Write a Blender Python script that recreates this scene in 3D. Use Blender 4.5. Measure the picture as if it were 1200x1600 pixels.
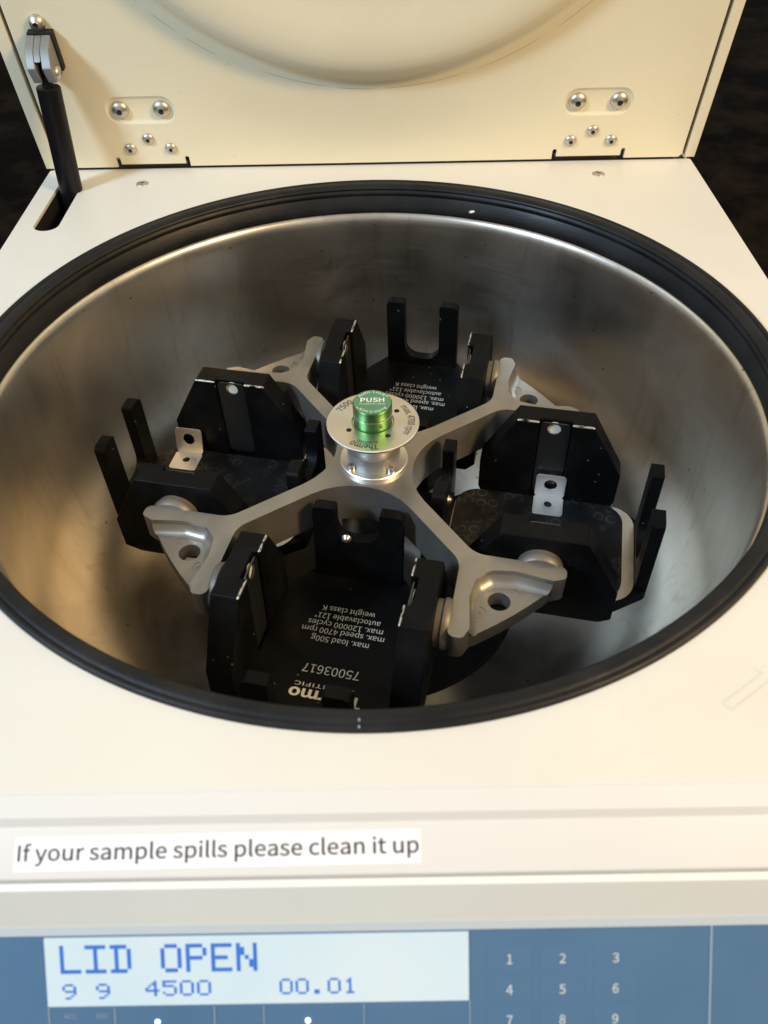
import bpy, bmesh, math, random
from mathutils import Matrix, Vector
R = math.radians
random.seed(4)
for o in list(bpy.data.objects): bpy.data.objects.remove(o, do_unlink=True)
scene = bpy.context.scene
COL = scene.collection

# ------------------------------------------------------------------ camera
cd = bpy.data.cameras.new('camera'); cam = bpy.data.objects.new('camera', cd); COL.objects.link(cam)
cd.sensor_fit = 'VERTICAL'; cd.sensor_height = 36.0; cd.sensor_width = 27.0
cd.lens = 36.0*1280.458/1600.0
cd.clip_start = .01; cd.clip_end = 100
cam.matrix_world = Matrix.Translation((.00689, -.37194, .26637)) @ (
    Matrix.Rotation(.0039, 4, 'Z') @ Matrix.Rotation(.76806, 4, 'X') @ Matrix.Rotation(-.02046, 4, 'Z'))
cd.dof.use_dof = True; cd.dof.focus_distance = .53; cd.dof.aperture_fstop = 12
scene.camera = cam

# ------------------------------------------------------------------ world, lamps, exposure
w = bpy.data.worlds.new('World'); scene.world = w; w.use_nodes = True
w.node_tree.nodes['Background'].inputs[0].default_value = (.95, .935, .89, 1)
w.node_tree.nodes['Background'].inputs[1].default_value = .44
def ceiling_lamp(name, loc, target, size, power, color):
    l = bpy.data.lights.new(name, 'AREA'); l.shape = 'RECTANGLE'; l.size, l.size_y = size
    l.energy = power; l.color = color
    o = bpy.data.objects.new(name, l); COL.objects.link(o); o.location = loc
    o.rotation_euler = (Vector(target)-Vector(loc)).to_track_quat('-Z', 'Y').to_euler()
    return o
ceiling_lamp('cool_lamp', (-1.12, -.66, .95), (0, 0, 0), (.26, .26), 20.5, (.56, .77, 1.0))
ceiling_lamp('warm_lamp', (1.12, -.66, .95), (0, 0, 0), (.26, .26), 21, (1.0, .70, .33))
vs = scene.view_settings
vs.view_transform = 'Standard'; vs.look = 'None'; vs.gamma = 1; vs.exposure = 0.06; vs.use_curve_mapping = False
scene.render.resolution_x = 768; scene.render.resolution_y = 1024

# ------------------------------------------------------------------ materials
def new_mat(name, color, rough=.5, metal=0., spec=.5, coat=0.):
    m = bpy.data.materials.new(name); m.use_nodes = True
    b = m.node_tree.nodes['Principled BSDF']
    b.inputs['Base Color'].default_value = (*color, 1)
    b.inputs['Roughness'].default_value = rough; b.inputs['Metallic'].default_value = metal
    b.inputs['Specular IOR Level'].default_value = spec; b.inputs['Coat Weight'].default_value = coat
    return m
class NT:
    def __init__(s, m): s.t = m.node_tree; s.n = s.t.nodes; s.b = s.n['Principled BSDF']
    def add(s, typ, **kw):
        x = s.n.new(typ)
        for k, v in kw.items(): setattr(x, k, v)
        return x
    def link(s, a, b): s.t.links.new(a, b)
    def coords(s, scale=None):
        tc = s.add('ShaderNodeTexCoord')
        if scale is None: return tc.outputs['Object']
        mp = s.add('ShaderNodeMapping'); mp.inputs['Scale'].default_value = scale
        s.link(tc.outputs['Object'], mp.inputs['Vector']); return mp.outputs['Vector']
    def noise(s, vec, scale, detail=3, rough=.55, dist=0):
        x = s.add('ShaderNodeTexNoise'); x.inputs['Scale'].default_value = scale; x.inputs['Detail'].default_value = detail
        x.inputs['Roughness'].default_value = rough; x.inputs['Distortion'].default_value = dist
        s.link(vec, x.inputs['Vector']); return x.outputs['Fac']
    def ramp(s, fac, a, b, ca=(0,0,0,1), cb=(1,1,1,1)):
        x = s.add('ShaderNodeValToRGB'); e = x.color_ramp.elements
        e[0].position, e[1].position = a, b; e[0].color, e[1].color = ca, cb
        s.link(fac, x.inputs['Fac']); return x.outputs['Color']
    def mix(s, fac, a, b):
        x = s.add('ShaderNodeMix', data_type='RGBA')
        for sock, v in ((x.inputs[0], fac), (x.inputs[6], a), (x.inputs[7], b)):
            if isinstance(v, (int, float)): sock.default_value = v
            elif isinstance(v, tuple): sock.default_value = (*v, 1) if len(v) == 3 else v
            else: s.link(v, sock)
        return x.outputs[2]
    def math(s, op, a, b=0.0):
        x = s.add('ShaderNodeMath', operation=op)
        for sock, v in ((x.inputs[0], a), (x.inputs[1], b)):
            if isinstance(v, (int, float)): sock.default_value = v
            else: s.link(v, sock)
        return x.outputs[0]
    def bump(s, h, strength=.2, dist=.001):
        x = s.add('ShaderNodeBump'); x.inputs['Strength'].default_value = strength; x.inputs['Distance'].default_value = dist
        s.link(h, x.inputs['Height']); s.link(x.outputs['Normal'], s.b.inputs['Normal'])
def vary_rough(t, vec, scale, lo, hi, detail=4):
    f = t.noise(vec, scale, detail)
    t.link(t.ramp(f, .3, .7, (lo, lo, lo, 1), (hi, hi, hi, 1)), t.b.inputs['Roughness'])

def mat_paint(name, col, col2, rough=.38):
    m = new_mat(name, col, rough); t = NT(m); v = t.coords()
    f = t.noise(v, 9, 4)
    c = t.mix(t.ramp(f, .35, .7), col, col2)
    sp = t.add('ShaderNodeTexVoronoi'); sp.inputs['Scale'].default_value = 75; t.link(v, sp.inputs['Vector'])
    n2 = t.noise(v, 23, 2)
    k = t.math('MULTIPLY', t.math('LESS_THAN', sp.outputs['Distance'], .045), t.math('GREATER_THAN', n2, .60))
    c = t.mix(t.math('MULTIPLY', k, .45), c, (.35, .28, .18))
    gm = t.math('MULTIPLY', t.ramp(t.noise(v, 5, 9, .68, .8), .52, .78), .16)
    c = t.mix(gm, c, (.50, .42, .29))
    t.link(c, t.b.inputs['Base Color'])
    t.bump(t.noise(v, 900, 2), .08, .0005)
    vary_rough(t, v, 14, rough-.10, rough+.12)
    return m
M = {}
M['paint'] = mat_paint('cream_paint', (.745, .725, .665), (.72, .695, .62))
M['lidpaint'] = mat_paint('lid_paint', (.79, .715, .53), (.77, .69, .495))
M['fascia'] = mat_paint('fascia_plastic', (.70, .69, .675), (.685, .67, .65), .45)
M['grey_fascia'] = mat_paint('grey_plastic', (.78, .79, .76), (.765, .77, .735), .45)

def steel_bowl():
    m = new_mat('brushed_steel', (.5, .47, .42), .3, 1.0); t = NT(m); v = t.coords()
    f = t.noise(v, 14, 5, .6, .6)
    c = t.mix(t.ramp(f, .35, .68), (.55, .51, .45), (.69, .655, .60))
    # dried streaks running down the wall
    st = t.noise(t.coords((95, 95, 11)), 1.0, 5, .65, .7)
    c = t.mix(t.math('MULTIPLY', t.ramp(st, .55, .72), .30), c, (.22, .17, .11))
    sp = t.add('ShaderNodeTexVoronoi'); sp.inputs['Scale'].default_value = 62; t.link(v, sp.inputs['Vector'])
    k = t.math('MULTIPLY', t.math('LESS_THAN', sp.outputs['Distance'], .06), t.math('GREATER_THAN', t.noise(v, 17, 2), .50))
    c = t.mix(t.math('MULTIPLY', k, .7), c, (.12, .08, .05))
    t.link(c, t.b.inputs['Base Color'])
    g = t.noise(t.coords((30, 30, 900)), 1.0, 2)
    rr = t.math('ADD', t.math('MULTIPLY', f, .22), t.math('MULTIPLY', g, .10))
    t.link(t.math('ADD', rr, .18), t.b.inputs['Roughness'])
    return m
M['bowl'] = steel_bowl()
def rubber():
    m = new_mat('black_rubber', (.008, .009, .011), .42, 0, .25); t = NT(m); v = t.coords()
    t.link(t.mix(t.ramp(t.noise(v, 30, 5), .4, .75), (.008, .009, .010), (.020, .020, .021)), t.b.inputs['Base Color'])
    t.bump(t.noise(v, 500, 3), .25, .0005); vary_rough(t, v, 22, .34, .55); return m
M['rubber'] = rubber()
def cast():
    m = new_mat('cast_grey', (.33, .30, .265), .45, .8); t = NT(m); v = t.coords()
    t.link(t.mix(t.ramp(t.noise(v, 40, 5), .35, .7), (.325, .305, .275), (.40, .375, .34)), t.b.inputs['Base Color'])
    t.bump(t.noise(v, 1100, 2), .18, .0004); vary_rough(t, v, 60, .32, .44); return m
M['cast'] = cast()
def black_anodised(name, wear):
    m = new_mat(name, (.004, .004, .005), .5, 0, .13); t = NT(m); v = t.coords()
    c = t.mix(t.ramp(t.noise(v, 45, 5), .45, .8), (.0030, .0032, .0036), (.009, .009, .009))
    sp = t.add('ShaderNodeTexVoronoi'); sp.inputs['Scale'].default_value = 190; t.link(v, sp.inputs['Vector'])
    k = t.math('MULTIPLY', t.math('LESS_THAN', sp.outputs['Distance'], .10), t.math('GREATER_THAN', t.noise(v, 60, 2), .58))
    c = t.mix(t.math('MULTIPLY', k, .35), c, (.5, .47, .40))
    if wear:   # coating knocked off along the inner top edge of the side plates
        sx = t.add('ShaderNodeSeparateXYZ'); t.link(t.coords(), sx.inputs[0])
        au = t.math('ABSOLUTE', sx.outputs[1])
        band = t.math('MULTIPLY', t.math('LESS_THAN', au, .0420), t.math('GREATER_THAN', sx.outputs[2], .0717))
        nn = t.math('GREATER_THAN', t.noise(t.coords((170, 700, 700)), 1.0, 5, .7), .46)
        k2 = t.math('MULTIPLY', band, nn)
        c = t.mix(k2, c, (.75, .73, .70)); t.link(k2, t.b.inputs['Metallic'])
    t.link(c, t.b.inputs['Base Color'])
    vary_rough(t, v, 60, .36, .55); t.bump(t.noise(v, 900, 2), .1, .0003); return m
M['black'] = black_anodised('black_anodised', False); M['blackw'] = black_anodised('black_anodised_worn', True)
M['silver'] = new_mat('silver_steel', (.60, .56, .49), .38, 1.0)
t = NT(M['silver']); vary_rough(t, t.coords(), 120, .32, .48)
M['turned'] = new_mat('turned_steel', (.84, .80, .73), .30, 1.0)
t = NT(M['turned']); t.b.inputs['Anisotropic'].default_value = .75
tg = t.add('ShaderNodeTangent', direction_type='RADIAL', axis='Z'); t.link(tg.outputs[0], t.b.inputs['Tangent'])
M['green'] = new_mat('green_anodised', (.09, .205, .072), .38, 1.0)
M['greentop'] = new_mat('green_cap', (.10, .25, .125), .5, .1)
M['white_print'] = new_mat('pale_print', (.85, .80, .66), .6)
M['white_cap'] = new_mat('white_print', (.78, .80, .74), .6)
M['clip'] = new_mat('bright_clip', (.84, .83, .82), .36, .85)
M['pale'] = new_mat('hole_light_tone', (.72, .68, .57), .6)  # bright tone painted in for the light seen through the strip hole
M['dark_print'] = new_mat('etched_print', (.06, .05, .045), .6)
M['ink'] = new_mat('black_ink', (.03, .03, .035), .6)
M['paper'] = new_mat('paper_label', (.86, .855, .89), .4)
M['dark'] = new_mat('dark_gap', (.006, .006, .006), .7)  # near-black: painted shade inside gaps and the slot, also plain black parts
M['alu'] = new_mat('bare_aluminium', (.62, .60, .56), .34, 1.0)
t = NT(M['alu']); vary_rough(t, t.coords(), 90, .28, .45)
def mat_mat():
    m = new_mat('black_mat', (.02, .021, .022), .6, 0, .2); t = NT(m); v = t.coords()
    vo = t.add('ShaderNodeTexVoronoi'); vo.inputs['Scale'].default_value = 118; vo.inputs['Randomness'].default_value = .25
    t.link(v, vo.inputs['Vector']); d = vo.outputs['Distance']
    ring = t.math('MULTIPLY', t.math('GREATER_THAN', d, .30), t.math('LESS_THAN', d, .42))
    n = t.ramp(t.noise(v, 55, 5), .46, .66)
    k = t.math('MULTIPLY', ring, n)
    t.link(t.mix(t.math('MULTIPLY', k, .26), t.mix(n, (.008, .0085, .009), (.022, .022, .021)), (.17, .165, .15)), t.b.inputs['Base Color'])
    t.bump(ring, .3, .0006); vary_rough(t, v, 50, .45, .62); return m
M['mat'] = mat_mat()
M['zinc'] = new_mat('zinc_clevis', (.28, .28, .275), .45, .5)
M['strut'] = new_mat('black_gloss', (.005, .005, .006), .32, 0, .25)
M['panelblue'] = new_mat('blue_membrane', (.07, .17, .33), .32)
t = NT(M['panelblue']); t.link(t.mix(t.ramp(t.noise(t.coords(), 18, 4), .3, .7), (.072, .16, .285), (.085, .178, .315)), t.b.inputs['Base Color']); t.bump(t.noise(t.coords(), 1500, 2), .06, .0003)
M['keyblue'] = new_mat('blue_key', (.082, .175, .31), .33)
M['panelline'] = new_mat('pale_line', (.30, .42, .52), .5)
M['frame_grey'] = new_mat('frame_grey', (.50, .56, .60), .4)
M['digit'] = new_mat('digit_print', (.58, .64, .70), .5)
def emis(name, col, s):
    m = new_mat(name, (.02, .02, .02), .3); b = m.node_tree.nodes['Principled BSDF']
    b.inputs['Emission Color'].default_value = (*col, 1); b.inputs['Emission Strength'].default_value = s; return m
M['lcd'] = emis('lit_display', (.80, .93, .95), .86)
t = NT(M['lcd']); t.link(t.mix(t.ramp(t.noise(t.coords(), 16, 2), .3, .75), (.70, .88, .95), (.86, .95, .94)), t.b.inputs['Emission Color']); t.b.inputs['Roughness'].default_value = .15
M['pixel'] = new_mat('display_pixel', (.02, .10, .42), .4)
b_ = M['pixel'].node_tree.nodes['Principled BSDF']; b_.inputs['Emission Color'].default_value = (.03, .17, .60, 1); b_.inputs['Emission Strength'].default_value = .42
M['led'] = emis('lit_led', (.75, .90, 1.0), 3.0)
def floor_mat():
    m = new_mat('dark_floor', (.012, .010, .008), .9, 0, .05); t = NT(m); v = t.coords()
    t.link(t.mix(t.ramp(t.noise(v, 9, 6, .65), .42, .72), (.003, .0026, .002), (.030, .020, .012)), t.b.inputs['Base Color']); return m
M['floor'] = floor_mat()

# ------------------------------------------------------------------ helpers
def link(o, parent=None):
    COL.objects.link(o)
    if parent is not None: o.parent = parent
    return o
def empty(name, mat=None, parent=None):
    o = bpy.data.objects.new(name, None); o.empty_display_size = .02; link(o, parent)
    if mat is not None: o.matrix_local = mat
    return o
def tag(o, label, cat, group=None, kind=None):
    if label: o['label'] = label
    if cat: o['category'] = cat
    if group: o['group'] = group
    if kind: o['kind'] = kind
    return o
def finish(bm, name, mat, smooth=40):
    me = bpy.data.meshes.new(name)
    bmesh.ops.recalc_face_normals(bm, faces=bm.faces)
    bm.to_mesh(me); bm.free()
    if mat is not None: me.materials.append(M[mat] if isinstance(mat, str) else mat)
    if smooth:
        for p in me.polygons: p.use_smooth = True
        me.set_sharp_from_angle(angle=R(smooth))
    return me
def obj(name, me, parent=None, mw=None, bevel=0, seg=2):
    o = bpy.data.objects.new(name, me); link(o, parent)
    if mw is not None: o.matrix_local = mw
    if bevel:
        b = o.modifiers.new('bevel', 'BEVEL'); b.width = bevel; b.segments = seg; b.limit_method = 'ANGLE'; b.angle_limit = R(35)
        b.harden_normals = True
    return o
def prism_bm(poly, z0, z1, bm=None, axis='z'):
    bm = bm or bmesh.new(); n = len(poly)
    f = {'z': lambda x, y, h: (x, y, h), 'y': lambda x, y, h: (x, h, y), 'x': lambda x, y, h: (h, x, y)}[axis]
    lo = [bm.verts.new(f(x, y, z0)) for x, y in poly]; hi = [bm.verts.new(f(x, y, z1)) for x, y in poly]
    if n > 8:
        for lp in (hi, lo):
            es = [bm.edges.get((lp[i], lp[(i+1) % n])) or bm.edges.new((lp[i], lp[(i+1) % n])) for i in range(n)]
            bmesh.ops.triangle_fill(bm, use_beauty=True, use_dissolve=False, edges=es)
    else:
        bm.faces.new(hi); bm.faces.new(lo[::-1])
    for i in range(n): bm.faces.new((lo[i], lo[(i+1) % n], hi[(i+1) % n], hi[i]))
    return bm
def box_bm(x0, x1, y0, y1, z0, z1, bm=None):
    return prism_bm([(x0, y0), (x1, y0), (x1, y1), (x0, y1)], z0, z1, bm)
def lathe_bm(prof, n=96, bm=None, closed=False):
    bm = bm or bmesh.new(); rings = []
    for r, z in prof:
        if r < 1e-7: rings.append([bm.verts.new((0, 0, z))])
        else: rings.append([bm.verts.new((r*math.cos(2*math.pi*i/n), r*math.sin(2*math.pi*i/n), z)) for i in range(n)])
    prs = list(zip(rings, rings[1:])) + ([(rings[-1], rings[0])] if closed else [])
    for a, b in prs:
        for i in range(n):
            j = (i+1) % n
            if len(a) == 1 and len(b) == 1: continue
            if len(a) == 1: bm.faces.new((a[0], b[j], b[i]))
            elif len(b) == 1: bm.faces.new((a[i], a[j], b[0]))
            else: bm.faces.new((a[i], a[j], b[j], b[i]))
    return bm
def ring_plate_bm(outer, holes, z0, z1):
    """flat plate with holes: outline loops filled, then walls."""
    bm = bmesh.new(); loops = []
    for z in (z1, z0):
        ed = []
        for lp in [outer]+holes:
            vs = [bm.verts.new((x, y, z)) for x, y in lp]
            es = [bm.edges.new((vs[i], vs[(i+1) % len(vs)])) for i in range(len(vs))]
            ed += es; loops.append(vs)
        bmesh.ops.triangle_fill(bm, use_beauty=True, use_dissolve=False, edges=ed)
    k = len(loops)//2
    for a, b in zip(loops[:k], loops[k:]):
        for i in range(len(a)):
            j = (i+1) % len(a); bm.faces.new((a[i], a[j], b[j], b[i]))
    return bm
def circ(cx, cy, r, n=48, a0=0): return [(cx+r*math.cos(a0+2*math.pi*i/n), cy+r*math.sin(a0+2*math.pi*i/n)) for i in range(n)]
def rrect(x0, x1, y0, y1, r, n=6):
    pts = []
    for cx, cy, a in ((x1-r, y1-r, 0), (x0+r, y1-r, 90), (x0+r, y0+r, 180), (x1-r, y0+r, 270)):
        for i in range(n+1):
            t = R(a+90*i/n); pts.append((cx+r*math.cos(t), cy+r*math.sin(t)))
    return pts
def fillet(pts, rads, n=8, closed=True):
    out = []
    N = len(pts)
    for i in range(N):
        r = rads[i]
        if r <= 0 or (not closed and i in (0, N-1)): out.append(pts[i]); continue
        p, a, b = Vector(pts[i]), Vector(pts[i-1]), Vector(pts[(i+1) % N])
        u, v = (a-p).normalized(), (b-p).normalized()
        ang = u.angle(v); d = min(r/math.tan(ang/2), .49*(a-p).length, .49*(b-p).length); r = d*math.tan(ang/2)
        c = p+(u+v).normalized()*(r/math.sin(ang/2))
        s, e = p+u*d, p+v*d
        a0 = math.atan2(s.y-c.y, s.x-c.x); a1 = math.atan2(e.y-c.y, e.x-c.x)
        da = (a1-a0+math.pi) % (2*math.pi)-math.pi
        out += [(c.x+r*math.cos(a0+da*k/n), c.y+r*math.sin(a0+da*k/n)) for k in range(n+1)]
    return out
FONTF = None
try:
    import os
    FONTF = bpy.data.fonts.load(os.path.join(bpy.utils.resource_path('LOCAL'), 'datafiles', 'fonts', 'Noto Sans CJK Regular.woff2'))   # Blender's own bundled face
except Exception: FONTF = None
def text_data(s, size, align='CENTER', spacing=1.0, bold=0.0):
    cu = bpy.data.curves.new('lettering', 'FONT'); cu.body = s; cu.size = size
    if FONTF: cu.font = FONTF
    cu.align_x = align; cu.space_character = spacing
    cu.resolution_u = 3; cu.offset = bold
    o = bpy.data.objects.new('tmp', cu); COL.objects.link(o)
    me = bpy.data.meshes.new_from_object(o)
    V = [tuple(v.co) for v in me.vertices]; F = [tuple(p.vertices) for p in me.polygons]
    bpy.data.objects.remove(o); bpy.data.meshes.remove(me); bpy.data.curves.remove(cu)
    return V, F
_h = [v[1] for v in text_data('H', 1.0)[0]]; CAPK = .727/(max(_h)-min(_h))      # normalise the face to a cap height of .727 em
def text_mesh(s, size, mat, align='CENTER', width=None, height=None, arc=None, thick=.00006, spacing=1.0, bold=0.0, sx=1.0):
    V, F = text_data(s, size, align, spacing, bold/CAPK)
    V = [(v[0]*CAPK, v[1]*CAPK) for v in V]
    xs = [v[0] for v in V]; x0, x1 = min(xs), max(xs)
    k = width/(x1-x0) if width else sx
    V = [(v[0]*k, v[1]) for v in V]
    if height:
        ys = [v[1] for v in V]; kk = height/(max(ys)-min(ys)); V = [(x, y*kk) for x, y in V]
    if arc:   # (radius, angle of centre): letter tops outward, reads clockwise
        rad, a0 = arc
        V = [((rad+y)*math.cos(a0-x/rad), (rad+y)*math.sin(a0-x/rad)) for x, y in V]
    bm = bmesh.new()
    top = [bm.verts.new((x, y, thick)) for x, y in V]
    for f in F:
        try: bm.faces.new([top[i] for i in f])
        except ValueError: pass
    me = bpy.data.meshes.new('lettering'); bm.to_mesh(me); bm.free(); me.materials.append(M[mat]); return me
def screw(name, parent, mw, r, h, recess=.35, mat='silver', slot=5):
    """domed head with a star recess"""
    prof = [(0, h*.55), (r*recess*.9, h*.55)]
    prof += [(r*recess, h*.97)] + [(r*math.cos(R(a)), h*math.sin(R(a))) for a in (66, 52, 38, 22, 8, 0)] + [(r, -.0004)]
    bm = lathe_bm(prof, 20)
    nf = len(bm.faces); star = []
    for i in range(slot*2):
        rr = r*recess*(.98 if i % 2 == 0 else .55); a = math.pi*i/slot; star.append((rr*math.cos(a), rr*math.sin(a)))
    prism_bm(star, h*.5, h*.72, bm)
    for i, f in enumerate(bm.faces):
        if i >= nf: f.material_index = 1
    me = finish(bm, 'screw_head', mat, 35); me.materials.append(M['dark'])
    return obj(name, me, parent, mw)
def T(x, y, z): return Matrix.Translation((x, y, z))
def basis(o, x, y, z):
    m = Matrix.Identity(4)
    for i, c in enumerate((x, y, z, o)):
        for k in range(3): m[k][i] = c[k]
    return m
def cyl_between(a, b, r, n=24, r2=None):
    a, b = Vector(a), Vector(b); d = b-a
    bm = lathe_bm([(0, 0), (r*.9, 0), (r, r*.1), (r2 or r, d.length-r*.1), ((r2 or r)*.9, d.length), (0, d.length)], n)
    bmesh.ops.transform(bm, matrix=Matrix.Translation(a) @ d.to_track_quat('Z', 'Y').to_matrix().to_4x4(), verts=bm.verts)
    return bm

# ================================================================== setting
FZ = -.40
fl = obj('floor', finish(box_bm(-12, 12, -12, 12, FZ-.02, FZ), 'floor', 'floor', 0)); tag(fl, 'dark brown mottled surface under and behind the machine', 'floor', kind='structure')

# ================================================================== centrifuge
XL, XR, YH, YF = -.2457, .2440, .2554, -.2447
cent = empty('centrifuge', T(0, 0, FZ))
tag(cent, 'cream laboratory centrifuge with its lid open and a steel bowl', 'centrifuge')
ROOT = T(0, 0, -FZ)      # children are written in a frame whose z = 0 is the top cover
def cpart(name, me, bevel=0, mw=None, seg=2):
    return obj(name, me, cent, ROOT @ (mw or Matrix.Identity(4)), bevel, seg)

# top cover with the round opening and the strut slot
slot = []
for a in range(180, 361, 15): slot.append((-.2243+.0088*math.cos(R(a)), .1665+.0088*math.sin(R(a))*.95))
slot += [(-.2150, .2305), (-.2325, .2300)]
cover = cpart('top_cover', finish(ring_plate_bm(rrect(XL, XR, YF+.0003, YH, .002), [circ(0, 0, .2215, 160), slot], -.0022, 0), 'top_cover', 'paint', 30))
obj('slot_shade', finish(ring_plate_bm([(x*1.0-.0003*0, y) for x, y in rrect(-.2345, -.2135, .1565, .2325, .003)], [[( -.224+(x+.224)*.985, .194+(y-.194)*.985) for x, y in slot]], -.030, -.0026), 'slot_shade', 'dark', 0), cover)  # near-black ring, painted shade for the unlit cabinet below the slot
for x, y in ((-.1702, .2290), (.1693, .2312)):
    screw('screw', cover, T(x, y, .0001), .0046, .0012, .4)
# embossed rotation arrow on the cover
d = Vector((.6, .8)) ; d = (Vector((.147, -.2055))-Vector((.130, -.217))).normalized(); nrm = Vector((-d.y, d.x))
a0 = Vector((.130, -.217))
def AP(l, s): q = a0+d*l+nrm*s; return (q.x, q.y)
arrow = [AP(0, -.0022), AP(.022, -.0022), AP(.022, -.0055), AP(.0315, 0), AP(.022, .0055), AP(.022, .0022), AP(0, .0022)]
inner = [AP(.0008, -.0015), AP(.0227, -.0015), AP(.0227, -.0043), AP(.0301, 0), AP(.0227, .0043), AP(.0227, .0015), AP(.0008, .0015)]
obj('arrow_mark', finish(ring_plate_bm(arrow, [inner], -.0003, .0003), 'arrow_mark', 'paint', 0), cover)

# cabinet walls
for nm, b in (('side_panel', (XL, XL+.002, YF, YH+.05, FZ+.01, -.0026)), ('side_panel', (XR-.002, XR, YF, YH+.05, FZ+.01, -.0026)), ('rear_panel', (XL+.002, XR-.002, YH+.048, YH+.0499, FZ+.01, -.012))):
    cpart(nm, finish(box_bm(*b), nm, 'paint', 0))
cpart('rear_ledge', finish(box_bm(XL+.0021, XR-.0021, YH+.0005, YH+.0478, -.016, -.0125), 'rear_ledge', 'dark', 0))
for x in (-.20, .20):
    for y in (-.24, .26): cpart('foot', finish(lathe_bm([(0, 0), (.02, 0), (.022, .002), (.02, .012), (0, .012)], 24), 'foot', 'rubber'), 0, T(x, y, FZ))

# gasket
prof = [(225.0, -.1), (224.9, 1.0), (224.4, 1.9), (223.5, 2.3), (222.6, 2.0), (222.1, 1.1), (221.5, 1.1), (220.9, 1.8), (218.8, 1.7), (216.6, 1.2), (215.3, .4), (214.7, -.5),
        (214.8, -1.2), (215.6, -1.7), (215.5, -2.3), (214.7, -2.8), (214.4, -4.0), (214.7, -5.2), (215.4, -5.8), (215.3, -6.5), (214.5, -7.1), (214.3, -12.4), (213.7, -13.2), (213.9, -17.4), (222.5, -17.4), (222.5, -.1)]
gasket = cpart('gasket', finish(lathe_bm([(r/1e3, z/1e3) for r, z in prof], 220, closed=True), 'gasket', 'rubber', 60))
for (r0, z0, l) in ((.2205, .0019, .0009), (.2235, .0023, .0009)):
    bm = box_bm(-.0003, .0003, -l/2, l/2, -.0002, .00025)
    obj('seam_mark', finish(bm, 'seam_mark', 'panelline', 0), gasket, T(-.0042, -r0, z0))
bm = bmesh.new(); bmesh.ops.create_icosphere(bm, subdivisions=2, radius=1)
for v in bm.verts: v.co = Vector((v.co.x*.0022, v.co.y*.0012, v.co.z*.0009))*(1+.25*math.sin(v.co.x*3+v.co.y*5))
o = obj('paint_fleck', finish(bm, 'fleck', 'paper'), gasket, T(.0735, .2010, -.0128))

# steel bowl
prof = [(222.0, -18.8), (216.5, -18.2), (215.0, -18.2), (213.5, -18.8), (212.3, -20.4), (211.5, -22.8), (211.1, -26), (211, -34), (210.6, -60), (210.0, -105)]
for i in range(1, 15):
    a = R(90*i/14); prof.append((210.0-76+76*math.cos(a), -114-76*math.sin(a)))
prof += [(99.0, -190), (98.6, -191), (98.6, -196), (0, -196)]
cpart('bowl', finish(lathe_bm([(r/1e3, z/1e3) for r, z in prof], 200), 'bowl', 'bowl', 60))
cpart('floor_disc', finish(lathe_bm([(.0984, -.1958), (.0984, -.1896), (.0978, -.1886), (.0966, -.1884), (.0955, -.1890), (.060, -.1905), (0, -.1905)], 120), 'floor_disc', 'rubber', 40))  # inner disc on the bowl floor, darker than the steel around it
obj_ = cpart('drive_shaft', finish(lathe_bm([(.0, -.06), (.016, -.06), (.016, -.150), (.030, -.160), (.034, -.1914), (0, -.1914)], 40), 'drive_shaft', 'zinc'))

# ---- lid (leans 10.5 degrees forward over the bowl), frame: X right, Y up the lid, Z out of its inner face
TA = R(10.5)
LU = Vector((0, -math.sin(TA), math.cos(TA))); LN = Vector((0, -math.cos(TA), -math.sin(TA)))
LM = basis((0, YH, 0), (1, 0, 0), LU, LN)
lid = empty('lid', ROOT @ LM, cent)
HT = .515
# shell: hollow box, open to the front
sh = bmesh.new()
box_bm(-.2485, -.2392, .0010, HT, -.055, .0, sh); box_bm(.2392, .2470, .0010, HT, -.055, .0, sh)
box_bm(-.2390, .2390, HT-.009, HT, -.055, .0, sh); box_bm(-.2390, .2390, .004, HT-.0092, -.055, -.052, sh)
obj('shell', finish(sh, 'shell', 'lidpaint', 0), lid, None, .0008)
obj('gap_shade', finish(box_bm(-.2388, .2388, .0045, HT-.0094, -.030, -.008), 'gap_shade', 'dark', 0), lid)  # added near-black box, painted shade for the unlit hollow behind the panel
# inner panel with relieved hinge tabs
def hinge_notch(x): return [(x-.0016, .0042), (x-.0016, .0090), (x-.0010, .0102), (x+.0010, .0102), (x+.0016, .0090), (x+.0016, .0042)]
out = [(-.2362, .0022)]
for x, l0, r0 in ((-.1912, .0022, .0044), (-.1390, .0044, .0022), (.1390, .0022, .0044), (.1908, .0044, .0022)):
    q = hinge_notch(x); q[0] = (q[0][0], l0); q[-1] = (q[-1][0], r0); out += q
out += [(.2340, .0022), (.2362, .0044), (.2362, HT-.011), (-.2362, HT-.011)]
DC = (.002, .273)
pads = [rrect(sx*.1645-.0250, sx*.1645+.0250, .0365, .0570, .0095) for sx in (-1, 1)]
pan = ring_plate_bm(out, [circ(DC[0], DC[1], .2100, 160)]+pads, -.0016, .0006)
panel = obj('inner_panel', finish(pan, 'inner_panel', 'lidpaint', 30), lid)
dome = [(210.1, .6), (208.2, .8), (205.8, 2.2), (203.0, 5.6), (200.2, 9.6), (196.6, 13.0), (192.0, 15.0), (186.0, 15.8), (178, 15.6), (168, 14.2), (158, 12.2), (148, 10.8), (138, 10.2), (0, 9.8)]
obj('dome', finish(lathe_bm([(r/1e3, z/1e3) for r, z in dome], 180), 'dome', 'lidpaint', 60), lid, T(DC[0], DC[1], 0))
M['imprint'] = new_mat('imprint_line', (.42, .38, .30), .6)
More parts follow.
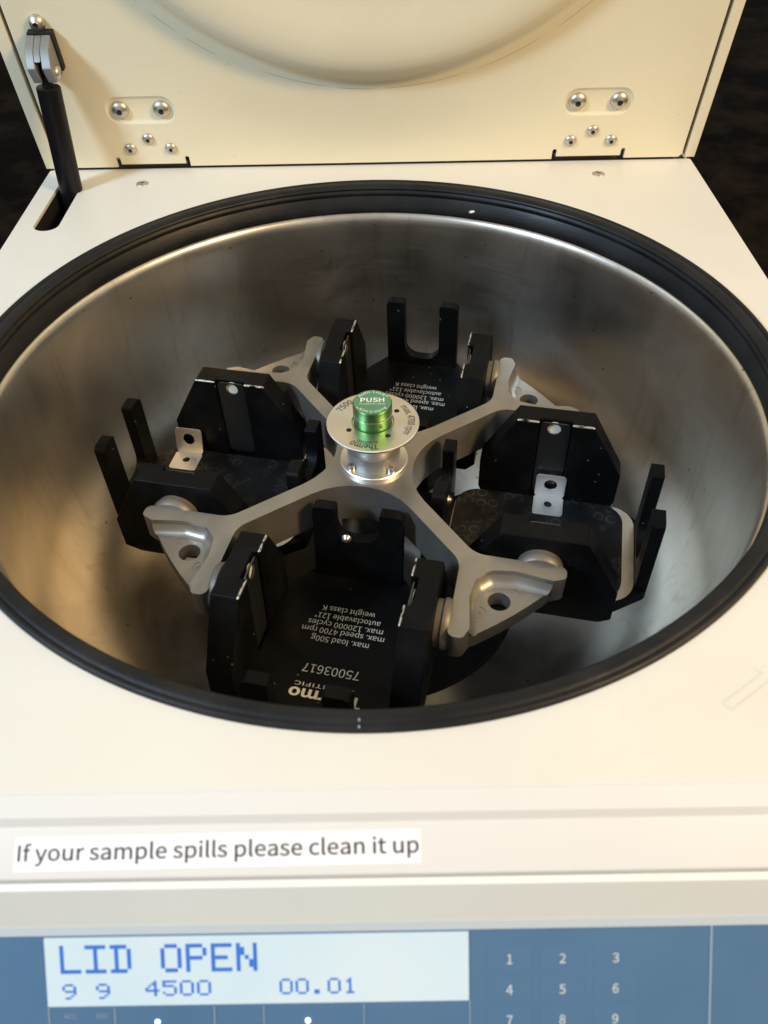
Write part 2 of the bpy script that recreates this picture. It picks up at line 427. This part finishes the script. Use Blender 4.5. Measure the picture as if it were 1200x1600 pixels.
for a0_, a1_, rr in ((228, 233.5, .2152), (234.5, 241, .2155), (249, 262, .2135), (263, 271, .2137), (272, 288, .2135), (290, 303, .2138), (305, 318, .2140), (214, 226, .2150)):
    n_ = 24; pv = None; im = bmesh.new()
    for i in range(n_+1):
        a_ = R(a0_+(a1_-a0_)*i/n_); hw = .00016*(1-abs(2*i/n_-1)**4)+.00002
        cur = [im.verts.new(((rr+q)*math.cos(a_), (rr+q)*math.sin(a_), .00068)) for q in (-hw, hw)]
        if pv: im.faces.new((pv[0], pv[1], cur[1], cur[0]))
        pv = cur
    obj('seal_imprint', finish(im, 'seal_imprint', 'imprint', 0), lid, T(DC[0], DC[1], 0))
for sx in (-1, 1):
    cx = .1645*sx
    # pressed pad
    pad = bmesh.new(); dims = ((.0252, .0363, .0572, .0096, .00055), (.0244, .0371, .0564, .0090, .0002), (.0232, .0383, .0552, .0080, -.0007), (.0222, .0393, .0542, .0072, -.0010))
    L0, L1, L2, L3 = [[pad.verts.new((x, y, zz)) for x, y in rrect(cx-hx, cx+hx, y0, y1, rr)] for hx, y0, y1, rr, zz in dims]
    for a, b in ((L0, L1), (L1, L2), (L2, L3)):
        for i in range(len(a)): j = (i+1) % len(a); pad.faces.new((a[i], a[j], b[j], b[i]))
    pad.faces.new(L3)
    obj('pressed_pad', finish(pad, 'pressed_pad', 'lidpaint', 60), lid)
    for dx in (-.0150, .0150): screw('screw', lid, T(cx+dx, .0466, -.0010), .0066, .0040, .32)
    for dx, u in ((-.0150, .0170), (0, .0247), (.0152, .0168)): screw('screw', lid, T(cx+dx*(1 if sx > 0 else 1), u, .0006), .0045, .0026, .34)
    # hinge leaf
    obj('hinge_leaf', finish(box_bm(cx-.0243, cx+.0243, -.0015, .0040, -.012, -.0035), 'hinge_leaf', new_mat('hinge_steel', (.16, .13, .10), .5, .6), 0), lid)
# gas strut
sp = LM @ Vector((-.2155, .1020, .0006))
strut = empty('gas_strut', ROOT @ T(-.2235, .2185, -.045), cent)
S0 = Vector((-.2235, .2185, -.045)); inv = T(*(-S0))
def spart(name, bm, mat, bevel=0, smooth=40):
    bmesh.ops.transform(bm, matrix=inv, verts=bm.verts); return obj(name, finish(bm, name, mat, smooth), strut, None, bevel)
top_ = Vector((-.2172, .2240, .0705))
low_ = Vector((-.2232, .2190, -.040))
spart('cylinder', cyl_between(low_, top_, .0081, 32), 'strut')
dr = (top_-low_).normalized()
spart('rod', cyl_between(top_-dr*.001, top_+dr*.020, .0036, 16), 'strut')
# clevis in lid frame
cl = bmesh.new()
for x0, x1 in ((-.2245, -.2188), (-.2145, -.2085)):
    prism_bm([(.0785, .0065), (.0790, .0215), (.0900, .0250), (.0985, .0190), (.1030, .0075), (.1030, .0065)], x0, x1, cl, 'x')
prism_bm([(.0930, .0066), (.0935, .0236), (.0986, .0189), (.1029, .0074), (.1029, .0066)], -.2188, -.2145, cl, 'x')
bmesh.ops.transform(cl, matrix=LM, verts=cl.verts); spart('clevis', cl, 'zinc', .0009)
bp = box_bm(-.2238, -.2074, .0790, .1040, .0008, .0064); bmesh.ops.transform(bp, matrix=LM, verts=bp.verts); spart('clevis_base', bp, 'dark')
scr = screw('screw', strut, inv @ LM @ T(-.2165, .1080, .0010), .0056, .0046, .36)
scr2 = screw('screw', strut, inv @ LM @ T(-.2083, .0835, .0165) @ Matrix.Rotation(R(90), 4, 'Y'), .0046, .0028, .38)

# ---- front: stepped fascia and sloping control panel, one profile extruded across the machine
PR = [(-244.4, -.05), (-245.2, -.2), (-245.9, -.9), (-253.1, -2.2), (-254.8, -5.2), (-255.5, -5.6), (-268.2, -12.8), (-269.0, -13.5), (-269.3, -14.5), (-268.9, -17.6)]
PR2 = [(-268.4, -17.7), (-271.0, -18.6), (-276.9, -36.0)]
def strip(name, prof, mat, parent=None, thick=.002, bevel=0):
    pts = [(y/1e3, z/1e3) for y, z in prof]
    # inner offset
    inn = []
    for i, p in enumerate(pts):
        a = Vector(pts[max(i-1, 0)]); b = Vector(pts[min(i+1, len(pts)-1)]); dd = (b-a).normalized(); inn.append((p[0]-(-dd.y)*-thick*-1 if False else p[0]+dd.y*-thick*1, p[1]+dd.x*thick))
    bm = prism_bm(pts+inn[::-1], XL+.0002, XR-.0002, None, 'x')
    return cpart(name, finish(bm, name, mat, 12), bevel)
fas = strip('front_trim', PR, 'fascia')
strip('lower_trim', PR2, 'grey_fascia')
SL = R(50); PD = Vector((0, -math.cos(SL), -math.sin(SL))); PN = Vector((0, -math.sin(SL), math.cos(SL)))
P0 = Vector((0, -.2771, -.0366))
CM = basis(P0, (1, 0, 0), -PD, PN)      # panel frame: X right, Y up the slope, Z out
ctl = empty('control_panel', ROOT @ CM, cent)
obj('panel_frame', finish(ring_plate_bm([(XL+.001, .0006), (XL+.001, -.10), (XR-.001, -.10), (XR-.001, .0006)], [[(XL+.004, -.0026), (XL+.004, -.097), (XR-.004, -.097), (XR-.004, -.0026)]], -.003, .0004), 'panel_frame', 'frame_grey', 0), ctl)
obj('membrane', finish(box_bm(XL+.0042, XR-.0042, -.0968, -.0027, -.003, .0), 'membrane', 'panelblue', 0), ctl)
obj('back_plate', finish(box_bm(XL+.002, XR-.002, -.12, -.001, -.008, -.0032), 'back_plate', 'dark', 0), ctl)
cpart('front_wall', finish(box_bm(XL+.0021, XR-.0021, -.345, -.343, FZ+.012, -.125), 'front_wall', 'paint', 0))
# display
disp = obj('display', finish(box_bm(-.1144, .0328, -.0288, -.0035, .00015, .0006), 'display', 'lcd', 0), ctl)
FONT = {'L': '10000 10000 10000 10000 10000 10000 11111', 'I': '11111 00100 00100 00100 00100 00100 11111', 'D': '11110 01001 01001 01001 01001 01001 11110',
        'O': '01110 10001 10001 10001 10001 10001 01110', 'P': '11110 10001 10001 11110 10000 10000 10000', 'E': '11111 10000 10000 11110 10000 10000 11111',
        'N': '10001 11001 11001 10101 10011 10011 10001', '9': '01110 10001 10001 01111 00001 00010 01100', '4': '00010 00110 01010 10010 11111 00010 00010',
        '5': '11111 10000 11110 00001 00001 10001 01110', '0': '01110 10001 10001 10001 10001 10001 01110', '1': '00100 01100 00100 00100 00100 00100 01110',
        '.': '00000 00000 00000 00000 00000 01100 01100'}
def dots(s, x0, ytop, px, py, grow=0.0):
    bm = bmesh.new()
    for i, ch in enumerate(s):
        if ch == ' ': continue
        for r_, row in enumerate(FONT[ch].split()):
            for c_, v in enumerate(row):
                if v == '1':
                    x = x0+(i*6+c_)*px; y = ytop-r_*py
                    box_bm(x, x+px*(.97+grow), y-py*.97, y, .00062, .00068, bm)
    return bm
for i, (s, x0, yt, px, py) in enumerate((('LID OPEN', -.1092, -.0061, .00146, .00150), ('9 9', -.1090, -.0204, .00098, .00082), ('4500', -.0800, -.0196, .00100, .00083), ('00.01', -.0332, -.0196, .00093, .00084))):
    obj('lettering', finish(dots(s, x0, yt, px, py), 'lettering', 'pixel', 0), ctl)
kx = (.0470, .0655, .0840); ky = (-.0139, -.0253, -.0367)
for r_ in range(3):
    for c_ in range(3):
        obj('key', finish(prism_bm(rrect(kx[c_]-.0078, kx[c_]+.0078, ky[r_]-.0043, ky[r_]+.0048, .0012), -.0005, .00008), 'key', 'keyblue', 0), ctl)
        obj('digit', text_mesh(str(r_*3+c_+1), .0045, 'digit', height=.0036, bold=.00006), ctl, T(kx[c_], ky[r_]-.0018, .00025))
for x, y0, y1 in ((.1170, -.0966, -.0028), (.0331, -.06, -.0290), (-.1144, -.045, -.0295), (-.0913, -.045, -.0300), (-.0564, -.045, -.0300), (-.0391, -.045, -.0300), (-.0040, -.045, -.0300)):
    wd = .0003 if x > .1 else .00016
    obj('divider', finish(box_bm(x-wd, x+wd, y0, y1, -.0002, .0003), 'divider', 'panelline', 0), ctl)
for x, y, s in ((-.1068, -.0336, 'ACC'), (-.0957, -.0336, 'DEC')):
    obj('lettering', text_mesh(s, .0024, 'panelline'), ctl, T(x, y, .0002))
for x, y in ((-.0765, -.0355), (-.0237, -.0358)):
    obj('indicator', finish(lathe_bm([(.0009, 0), (.0009, .0003), (.0006, .0006), (0, .0007)], 16), 'indicator', 'led'), ctl, T(x, y, 0))

# paper label with its sentence, on the bright step of the trim
sA = Vector((-.2562, -.0046)); sB = Vector((-.2688, -.0062)); sd = (sB-sA).normalized()
SM = basis((-.0510, (sA.x+sB.x)/2, (sA.y+sB.y)/2), (.99996, .0065, 0), Vector((-.0065, -sd.x, -sd.y)), Vector((0, sd.y, -sd.x)))
sl_ = math.atan2(7.2, 12.7); SX = Vector((1, .006*math.cos(sl_), .006*math.sin(sl_))).normalized(); SZ = Vector((0, -math.sin(sl_), math.cos(sl_)))
SM = basis((-.0524, -.26190, -.00923+.00004), SX, SZ.cross(SX), SZ)
lab = cpart('label_sticker', finish(prism_bm(rrect(-.0674, .0690, -.00545, .00515, .0003), -.0002, .00012), 'label_sticker', 'paper', 0), 0, SM)
obj('lettering', text_mesh('If your sample spills please clean it up', .0068, 'ink', width=.1345, bold=.00008), lab, T(.0008, -.0022, .00013))

# ================================================================== rotor
AZ = -1.00775
RB = -.100
rotor = empty('rotor', T(0, 0, RB) @ Matrix.Rotation(AZ, 4, 'Z'))
tag(rotor, 'grey cast four-arm rotor with a green push button on its steel hub', 'rotor')
ZT = -.072-RB
plan, rad = [], []
arm = [(5, -5, 42), (95.2, -5, 15), (130.6, -40, 4), (136.3, -34.5, 3.2), (133.6, -27.8, 1.6), (117.5, -15.8, 16), (109.4, -5, 7), (109.4, 5, 7), (117.5, 15.8, 16), (133.6, 27.8, 1.6), (136.3, 34.5, 3.2), (130.6, 40, 4), (95.2, 5, 15)]
for k in range(4):
    ca, sa = math.cos(k*math.pi/2), math.sin(k*math.pi/2)
    for x, y, r_ in arm: plan.append(((x*ca-y*sa)/1e3, (x*sa+y*ca)/1e3)); rad.append(r_/1e3)
cb = prism_bm(fillet(plan, rad, 8), 0, ZT)
for v in cb.verts:
    if v.co.z < .001: v.co.z = max(0, min(1, (v.co.xy.length-.108)/.030))*.011       # the ends grow shallower
obj('cross_body', finish(cb, 'cross_body', 'cast', 50), rotor, None, .0019, 3)
M['boss'] = new_mat('dull_boss', (.22, .20, .17), .5, .5)
obj('hub_barrel', finish(lathe_bm([(0, -.030), (.020, -.030), (.024, -.026), (.024, ZT-.003), (0, ZT-.003)], 64), 'hub_barrel', 'cast'), rotor)
# recessed end webs, with a fillet up to the rims, a hole and two raised numbers
inner_path = fillet([(x/1e3, y/1e3) for x, y, r_ in arm[4:10]], [0, .016, .007, .007, .016, 0], 8, closed=False)
ZW = -.0805-RB
def offset_path(path, d_):
    out = []
    for i, p in enumerate(path):
        a = Vector(path[max(i-1, 0)]); b = Vector(path[min(i+1, len(path)-1)]); t_ = (b-a).normalized(); out.append((p[0]+t_.y*d_, p[1]-t_.x*d_))
    return out
def web_mesh():
    bk = offset_path(inner_path, -.0022)
    outer = [(.1322, .0310), (.1336, .0220), (.1344, .0110), (.1347, 0), (.1344, -.0110), (.1336, -.0220), (.1322, -.0310)]
    hole = circ(.1236, 0, .0061, 32)
    bm = ring_plate_bm(bk+outer, [hole], .0095, ZW)
    prev = None
    for d_, z in ((-.0006, ZW+.0062), (.0006, ZW+.0040), (.0020, ZW+.0018), (.0038, ZW+.0005), (.0056, ZW+.00008)):
        row = [bm.verts.new((min(x, .1342), y, z)) for x, y in offset_path(inner_path, d_)]
        if prev:
            for i in range(len(row)-1): bm.faces.new((prev[i], prev[i+1], row[i+1], row[i]))
        prev = row
    return finish(bm, 'end_web', 'cast', 45)
wm = web_mesh()
nums = {0: (4, 1), 1: (1, 2), 2: (2, 3), 3: (3, 4)}
trun = finish(lathe_bm([(0, 0), (.0126, 0), (.0132, .0008), (.0138, .0028), (.0137, .0040), (.0128, .0048), (.0126, .0078), (0, .0078)], 40), 'trunnion', 'boss', 40)
for k in range(4):
    KM = Matrix.Rotation(k*math.pi/2, 4, 'Z')
    web = obj('end_web', wm, rotor, KM, .0012)
    for sgn, nn in ((-1, nums[k][0]), (1, nums[k][1])):
        NM = T(.1236, sgn*.0128, ZW)
        obj('number_ring', finish(lathe_bm([(.0031, -.0002), (.0031, .0003), (.0036, .0003), (.0036, -.0002)], 28, closed=True), 'number_ring', 'cast', 0), web, NM)
        obj('number', text_mesh(str(nn), .0050, 'cast', height=.0036, thick=.0003), web, NM @ Matrix.Rotation(R(-90), 4, 'Z') @ T(0, -.0018, 0))
        # trunnion boss between rim and bucket: on the bucket axis, radius .1065, at u = 63.8 -> 56.6
        ang = sgn*math.pi/4
        er = Vector((math.cos(ang), math.sin(ang), 0)); et = Vector((-math.sin(ang), math.cos(ang), 0))
        u_ = -sgn
        org = er*.1065+et*(u_*.0645)+Vector((0, 0, -.0815-RB))
        zax = et*(-u_); xax = er; yax = zax.cross(xax)
        obj('trunnion', trun, rotor, KM @ basis(org, xax, yax, zax))
# hub
def z_(v): return v-RB
hub = obj('hub_flange', finish(lathe_bm([(0, z_(-.0725)), (.0205, z_(-.0725)), (.0207, z_(-.0722)), (.0207, z_(-.0700)), (.0203, z_(-.0696)), (.0128, z_(-.0696)), (.0116, z_(-.0688)), (.0113, z_(-.0665)), (.0113, z_(-.0475)), (.0125, z_(-.0450)), (0, z_(-.0450))], 72), 'hub_flange', 'turned', 30), rotor)
for i in range(4):
    a = R(-142-AZ*57.29578*0)+i*math.pi/2-AZ
    a = math.atan2(-10.5, -13.5)-AZ+i*math.pi/2
    obj('socket_screw', finish(lathe_bm([(0, .0012), (.0012, .0012), (.0013, .0030), (.0023, .0031), (.0026, .0027), (.0026, 0)], 18), 'socket_screw', 'silver', 40), hub, T(.0168*math.cos(a), .0168*math.sin(a), z_(-.0696)))
disc = obj('hub_disc', finish(lathe_bm([(0, z_(-.0452)), (.0240, z_(-.0452)), (.0262, z_(-.0444)), (.0273, z_(-.0430)), (.0273, z_(-.0422)), (.0268, z_(-.0418)), (.0125, z_(-.0418)), (.0120, z_(-.0424)), (0, z_(-.0424))], 96), 'hub_disc', 'turned', 30), rotor)
for x, y in ((-13.9, -7.8), (8.6, -13.5), (14.2, 8.9)):
    a = math.atan2(y, x)-AZ; r_ = math.hypot(x, y)/1e3
    obj('pin_hole', finish(lathe_bm([(.0016, 0), (.0016, .0001), (0, .0001)], 18), 'pin_hole', 'dark', 0), disc, T(r_*math.cos(a), r_*math.sin(a), z_(-.0418)))
for s, rr, deg, sz, wd, mt in (('max. 4700 rpm', .0206, 2, .0056, .0255, 'dark_print'), ('7500', .0206, 139, .0056, .0105, 'dark_print'), ('Thermo', .0205, -104, .0064, .0150, 'dark_print'), ('SCIENTIFIC', .0182, -100, .0023, .0120, 'dark_print')):
    obj('lettering', text_mesh(s, sz, mt, width=wd, arc=(rr, R(deg)-AZ), bold=.00014 if s == 'Thermo' else .00007), disc, T(0, 0, z_(-.0418)))
but = obj('push_button', finish(lathe_bm([(0, z_(-.0430)), (.0114, z_(-.0430)), (.0114, z_(-.0352)), (.0111, z_(-.0349)), (.0111, z_(-.0345)), (.0114, z_(-.0342)), (.0114, z_(-.0284)), (.0110, z_(-.0279)), (0, z_(-.0279))], 72), 'push_button', 'green', 30), rotor)
obj('cap_face', finish(lathe_bm([(.0109, z_(-.0279)), (.0109, z_(-.0277)), (0, z_(-.0277))], 60), 'cap_face', 'greentop', 30), but)
obj('groove_ring', finish(lathe_bm([(.01118, z_(-.0349)), (.01148, z_(-.0348)), (.01148, z_(-.0346)), (.01118, z_(-.0345))], 60, closed=True), 'groove_ring', 'silver', 30), but)
BZ = Matrix.Rotation(-AZ+R(-1), 4, 'Z')
obj('lettering', text_mesh('PUSH', .0050, 'white_cap', width=.0138, bold=.00012), but, BZ @ T(0, .0000, z_(-.02766)))
obj('lettering', text_mesh('to unlock rotor', .0019, 'white_cap', width=.0150), but, BZ @ T(0, -.0024, z_(-.02766)))
obj('lettering', text_mesh('Auto-Lock®', .0030, 'white_cap', width=.0175, arc=(.0082, R(88))), but, BZ @ T(0, 0, z_(-.02766)))
obj('lettering', text_mesh('Auto-Lock®', .0030, 'white_cap', width=.0175, arc=(.0082, R(-92))), but, BZ @ T(0, 0, z_(-.02766)))

# ================================================================== buckets
RP, ZP = .10649, -.09112
TILT = (.01203, .0802, -.01209, .06009)
BO = .042           # bucket meshes sit on z = 0; bucket coordinates measured from the pivot get +42 mm
def bucket_frame(k):
    a = AZ+math.pi/4+k*math.pi/2; th = TILT[k]
    er = Vector((math.cos(a), math.sin(a), 0)); et = Vector((-math.sin(a), math.cos(a), 0)); ez = Vector((0, 0, 1))
    r_ = er*math.cos(th)+ez*math.sin(th); zz = -er*math.sin(th)+ez*math.cos(th)
    return basis(er*RP+ez*ZP-zz*BO, r_, et, zz)
def plate_mesh(sgn):
    bm = bmesh.new(); rows = []
    for z, rr, uo in ((-42, 40, 50), (-30, 45, 56.4), (-7, 45, 56.4), (30.6, 23.5, 56.4)):
        pts = [(-rr, uo), (rr, uo), (rr, 40.9), (10, 40.9), (10, 45.2), (-10, 45.2), (-10, 40.9), (-rr, 40.9)]
        rows.append([bm.verts.new((x/1e3, sgn*y/1e3, z/1e3+BO)) for x, y in pts])
    for a, b in zip(rows, rows[1:]):
        for i in range(8): j = (i+1) % 8; bm.faces.new((a[i], a[j], b[j], b[i]))
    for lp in (rows[-1], rows[0]): bmesh.ops.triangle_fill(bm, use_beauty=True, use_dissolve=False, edges=[bm.edges.get((lp[i], lp[(i+1) % 8])) for i in range(8)])
    return finish(bm, 'side_plate', 'blackw', 35)
def fork_mesh(r0, r1, nz):
    pts = [(-27, -41.2), (27, -41.2), (27, 22.5), (13.2, 22.5), (13.2, nz), (-13.2, nz), (-13.2, 22.5), (-27, 22.5)]
    f = fillet([(u/1e3, z/1e3+BO) for u, z in pts], [0, 0, .004, .0015, .0105, .0105, .0015, .004], 7)
    bm = bmesh.new()
    lo = [bm.verts.new((r0/1e3, u, z)) for u, z in f]; hi = [bm.verts.new((r1/1e3, u, z)) for u, z in f]
    n = len(f)
    for lp in (lo, hi): bmesh.ops.triangle_fill(bm, use_beauty=True, use_dissolve=False, edges=[bm.edges.new((lp[i], lp[(i+1) % n])) for i in range(n)])
    for i in range(n): bm.faces.new((lo[i], lo[(i+1) % n], hi[(i+1) % n], hi[i]))
    return finish(bm, 'fork', 'black', 35)
basep = fillet([(x/1e3, y/1e3) for x, y in [(66, -27), (66, 27), (46, 42.2), (-46, 42.2), (-66, 27), (-66, -27), (-46, -42.2), (46, -42.2)]], [.003, .003, .012, .012, .003, .003, .012, .012], 6)
BMESH = dict(base=finish(prism_bm(basep, .0, .008), 'base', 'black', 35), p1=plate_mesh(1), p0=plate_mesh(-1), q1=plate_mesh(1), q0=plate_mesh(-1), fo=fork_mesh(58.8, 66, -28), fi=fork_mesh(-66, -58.8, -1))
for q in ('q0', 'q1'): BMESH[q].materials[0] = M['black']
M['strip'] = new_mat('dark_strip', (.10, .10, .10), .34, .9)
M['faded'] = new_mat('faded_print', (.035, .034, .032), .6)
strip_me = {}
for sgn in (-1, 1):
    bm = ring_plate_bm(rrect(-.0093, .0093, -.030+BO, .0292+BO, .003), [circ(-.0006, .0245+BO, .0042, 24)], .0428, .0436)
    for v in bm.verts: v.co = Vector((v.co.x, sgn*v.co.z, v.co.y))
    strip_me[sgn] = finish(bm, 'spring_strip', 'strip', 30)
TXT = [('weight class K', .3, -32.7, 32.3, 5.3), ('autoclavable 121°', 1.1, -26.8, 39.6, 5.3), ('max. 120000 cycles', 1.2, -21.0, 45.0, 5.3), ('max. speed 4700 rpm', .9, -15.7, 49.1, 5.3), ('max. load 500g', .8, -9.6, 34.3, 5.3)]
labels = ['black swing bucket holding a dark mat with a steel bracket upright against its back plate',
          'empty black swing bucket between the hub and the lid hinges, tall fork at its back',
          'black swing bucket holding a dark mat with a steel bracket near its outer fork',
          'empty black swing bucket with pale printed lettering, nearest the control panel']
for k in range(4):
    bk = empty('swing_bucket', bucket_frame(k)); tag(bk, labels[k], 'bucket', 'swing buckets hung on the rotor')
    obj('base', BMESH['base'], bk, None, .0008)
    for sgn, key in ((1, 'p1'), (-1, 'p0')):
        pl = obj('side_plate', BMESH[{(0, -1): 'q0', (2, 1): 'q1'}.get((k, sgn), key)], bk, None, .0009)
        obj('spring_strip', strip_me[sgn], pl)
        d_ = finish(lathe_bm([(.0046, 0), (.0046, .0002), (0, .0002)], 20), 'hole_light_disc', 'pale', 0)  # made-up disc, its pale colour stands for light coming through the hole
        obj('hole_light_disc', d_, pl, T(-.0006, sgn*.0445, .0245+BO) @ Matrix.Rotation(R(90*sgn), 4, 'X'))
    obj('fork', BMESH['fo'], bk, None, .0012); f_in = obj('fork', BMESH['fi'], bk, None, .0012)
    obj('ball_stud', finish(lathe_bm([(.0032, 0), (.0030, .0006), (.0024, .0010), (.0022, .0016), (.0013, .0024), (0, .0028)], 20), 'ball_stud', 'silver', 50), f_in, T(-.0588, -.0066, .0005+BO) @ Matrix.Rotation(R(90), 4, 'Y'))
    if k in (1, 3):
        flip = k == 1
        def put(me, u, r_):
            if flip: m = T(-r_/1e3, -u/1e3, .0082) @ Matrix.Rotation(R(90), 4, 'Z')
            else: m = T(r_/1e3, u/1e3, .0082) @ Matrix.Rotation(R(-90), 4, 'Z')
            obj('lettering', me, bk, m)
        # local text frame: x reads along -u, y points out along +r
        for s, u, r_, wd, sz in TXT: put(text_mesh(s, sz/1e3, 'white_print', width=wd/1e3), u, r_-1.5)
        put(text_mesh('75003617', .0078, 'white_print', width=.0326), 1.2, 9.3)
        put(text_mesh('The', .0092, 'white_print', align='LEFT', width=.0195, bold=.00025), 22.5, 26.3)
        put(text_mesh('rmo', .0092, 'white_print', align='RIGHT', width=.0208, bold=.00030), -18.6, 26.3)
        put(text_mesh('S', .0034, 'white_print', align='LEFT'), 17.0, 21.9)
        put(text_mesh('CIE', .0034, 'white_print', align='LEFT', spacing=1.7), 13.6, 21.9)
        put(text_mesh('NTIFIC', .0034, 'white_print', align='RIGHT', width=.0200), -17.0, 21.9)

# mats, trays and loose steel brackets in the two loaded buckets
def plate_outline(x0, x1, hy, r_): return rrect(x0/1e3, x1/1e3, -hy/1e3, hy/1e3, r_/1e3, 8)
tray_me = finish(prism_bm(plate_outline(-58.4, 58.4, 40.4, 17), 0, .0010), 'base_tray', 'alu', 30)
LZ = {0: 'right', 2: 'left'}
def bracket_mesh(lean):
    bm = ring_plate_bm(rrect(-.0098, .0098, 0, .0175, .0022, 4), [circ(-.0005, .0012, .0, 1)] if False else [circ(0, .0075, .0026, 20)], 0, .0009)   # foot, y from the bend toward the plate centre
    n0 = len(bm.verts)
    up = ring_plate_bm(rrect(-.0098, .0098, 0, .0195, .0026, 4), [circ(0, .0112, .0042, 24)], 0, .0009)
    me = bpy.data.meshes.new('tmp'); Mx = Matrix.Rotation(R(90-0)+lean, 4, 'X')
    bmesh.ops.transform(up, matrix=Matrix.Rotation(R(90)+lean, 4, 'X'), verts=up.verts)
    up.to_mesh(me); bm.from_mesh(me); up.free(); bpy.data.meshes.remove(me)
    return finish(bm, 'metal_bracket', 'clip', 30)
for k in (0, 2):
    BF = bucket_frame(k); side = 'gas strut' if k == 2 else 'side opposite the strut'
    tr = obj('base_tray', tray_me, None, BF @ T(0, 0, .0082)); tag(tr, ('thin bare aluminium tray under the mat on the strut side of the rotor' if k == 2 else 'thin bare aluminium tray showing a rounded pale strip beside its mat'), 'tray', 'trays in the loaded buckets')
    x0, x1 = ((-57.6, 51.0) if k == 0 else (-46.4, 58.2))
    mt = obj('rubber_mat', finish(prism_bm(plate_outline(x0, x1, 39.2, 15), 0, .0016), 'rubber_mat', 'mat', 30), None, BF @ T(0, 0, .0094), .0003)
    tag(mt, ('black rubber mat with faint ring marks in the bucket on the strut side' if k == 2 else 'black rubber mat shifted toward the hub in the bucket away from the strut'), 'mat', 'rubber mats in the loaded buckets')
    if k == 0: BM_ = BF @ T(.0026, .0394, .0111) @ Matrix.Rotation(math.pi, 4, 'Z')
    else: BM_ = BF @ T(.0369, -.0345, .0111) @ Matrix.Rotation(R(1), 4, 'Z')
    br = obj('metal_bracket', bracket_mesh(0 if k == 0 else R(14)), None, BM_, .0002)
    tag(br, ('silver L-shaped steel bracket with holes standing at the outer end of its mat' if k == 2 else 'bronze-tinted L-shaped steel bracket with a hole, centred against the back plate'), 'bracket', 'loose steel brackets')
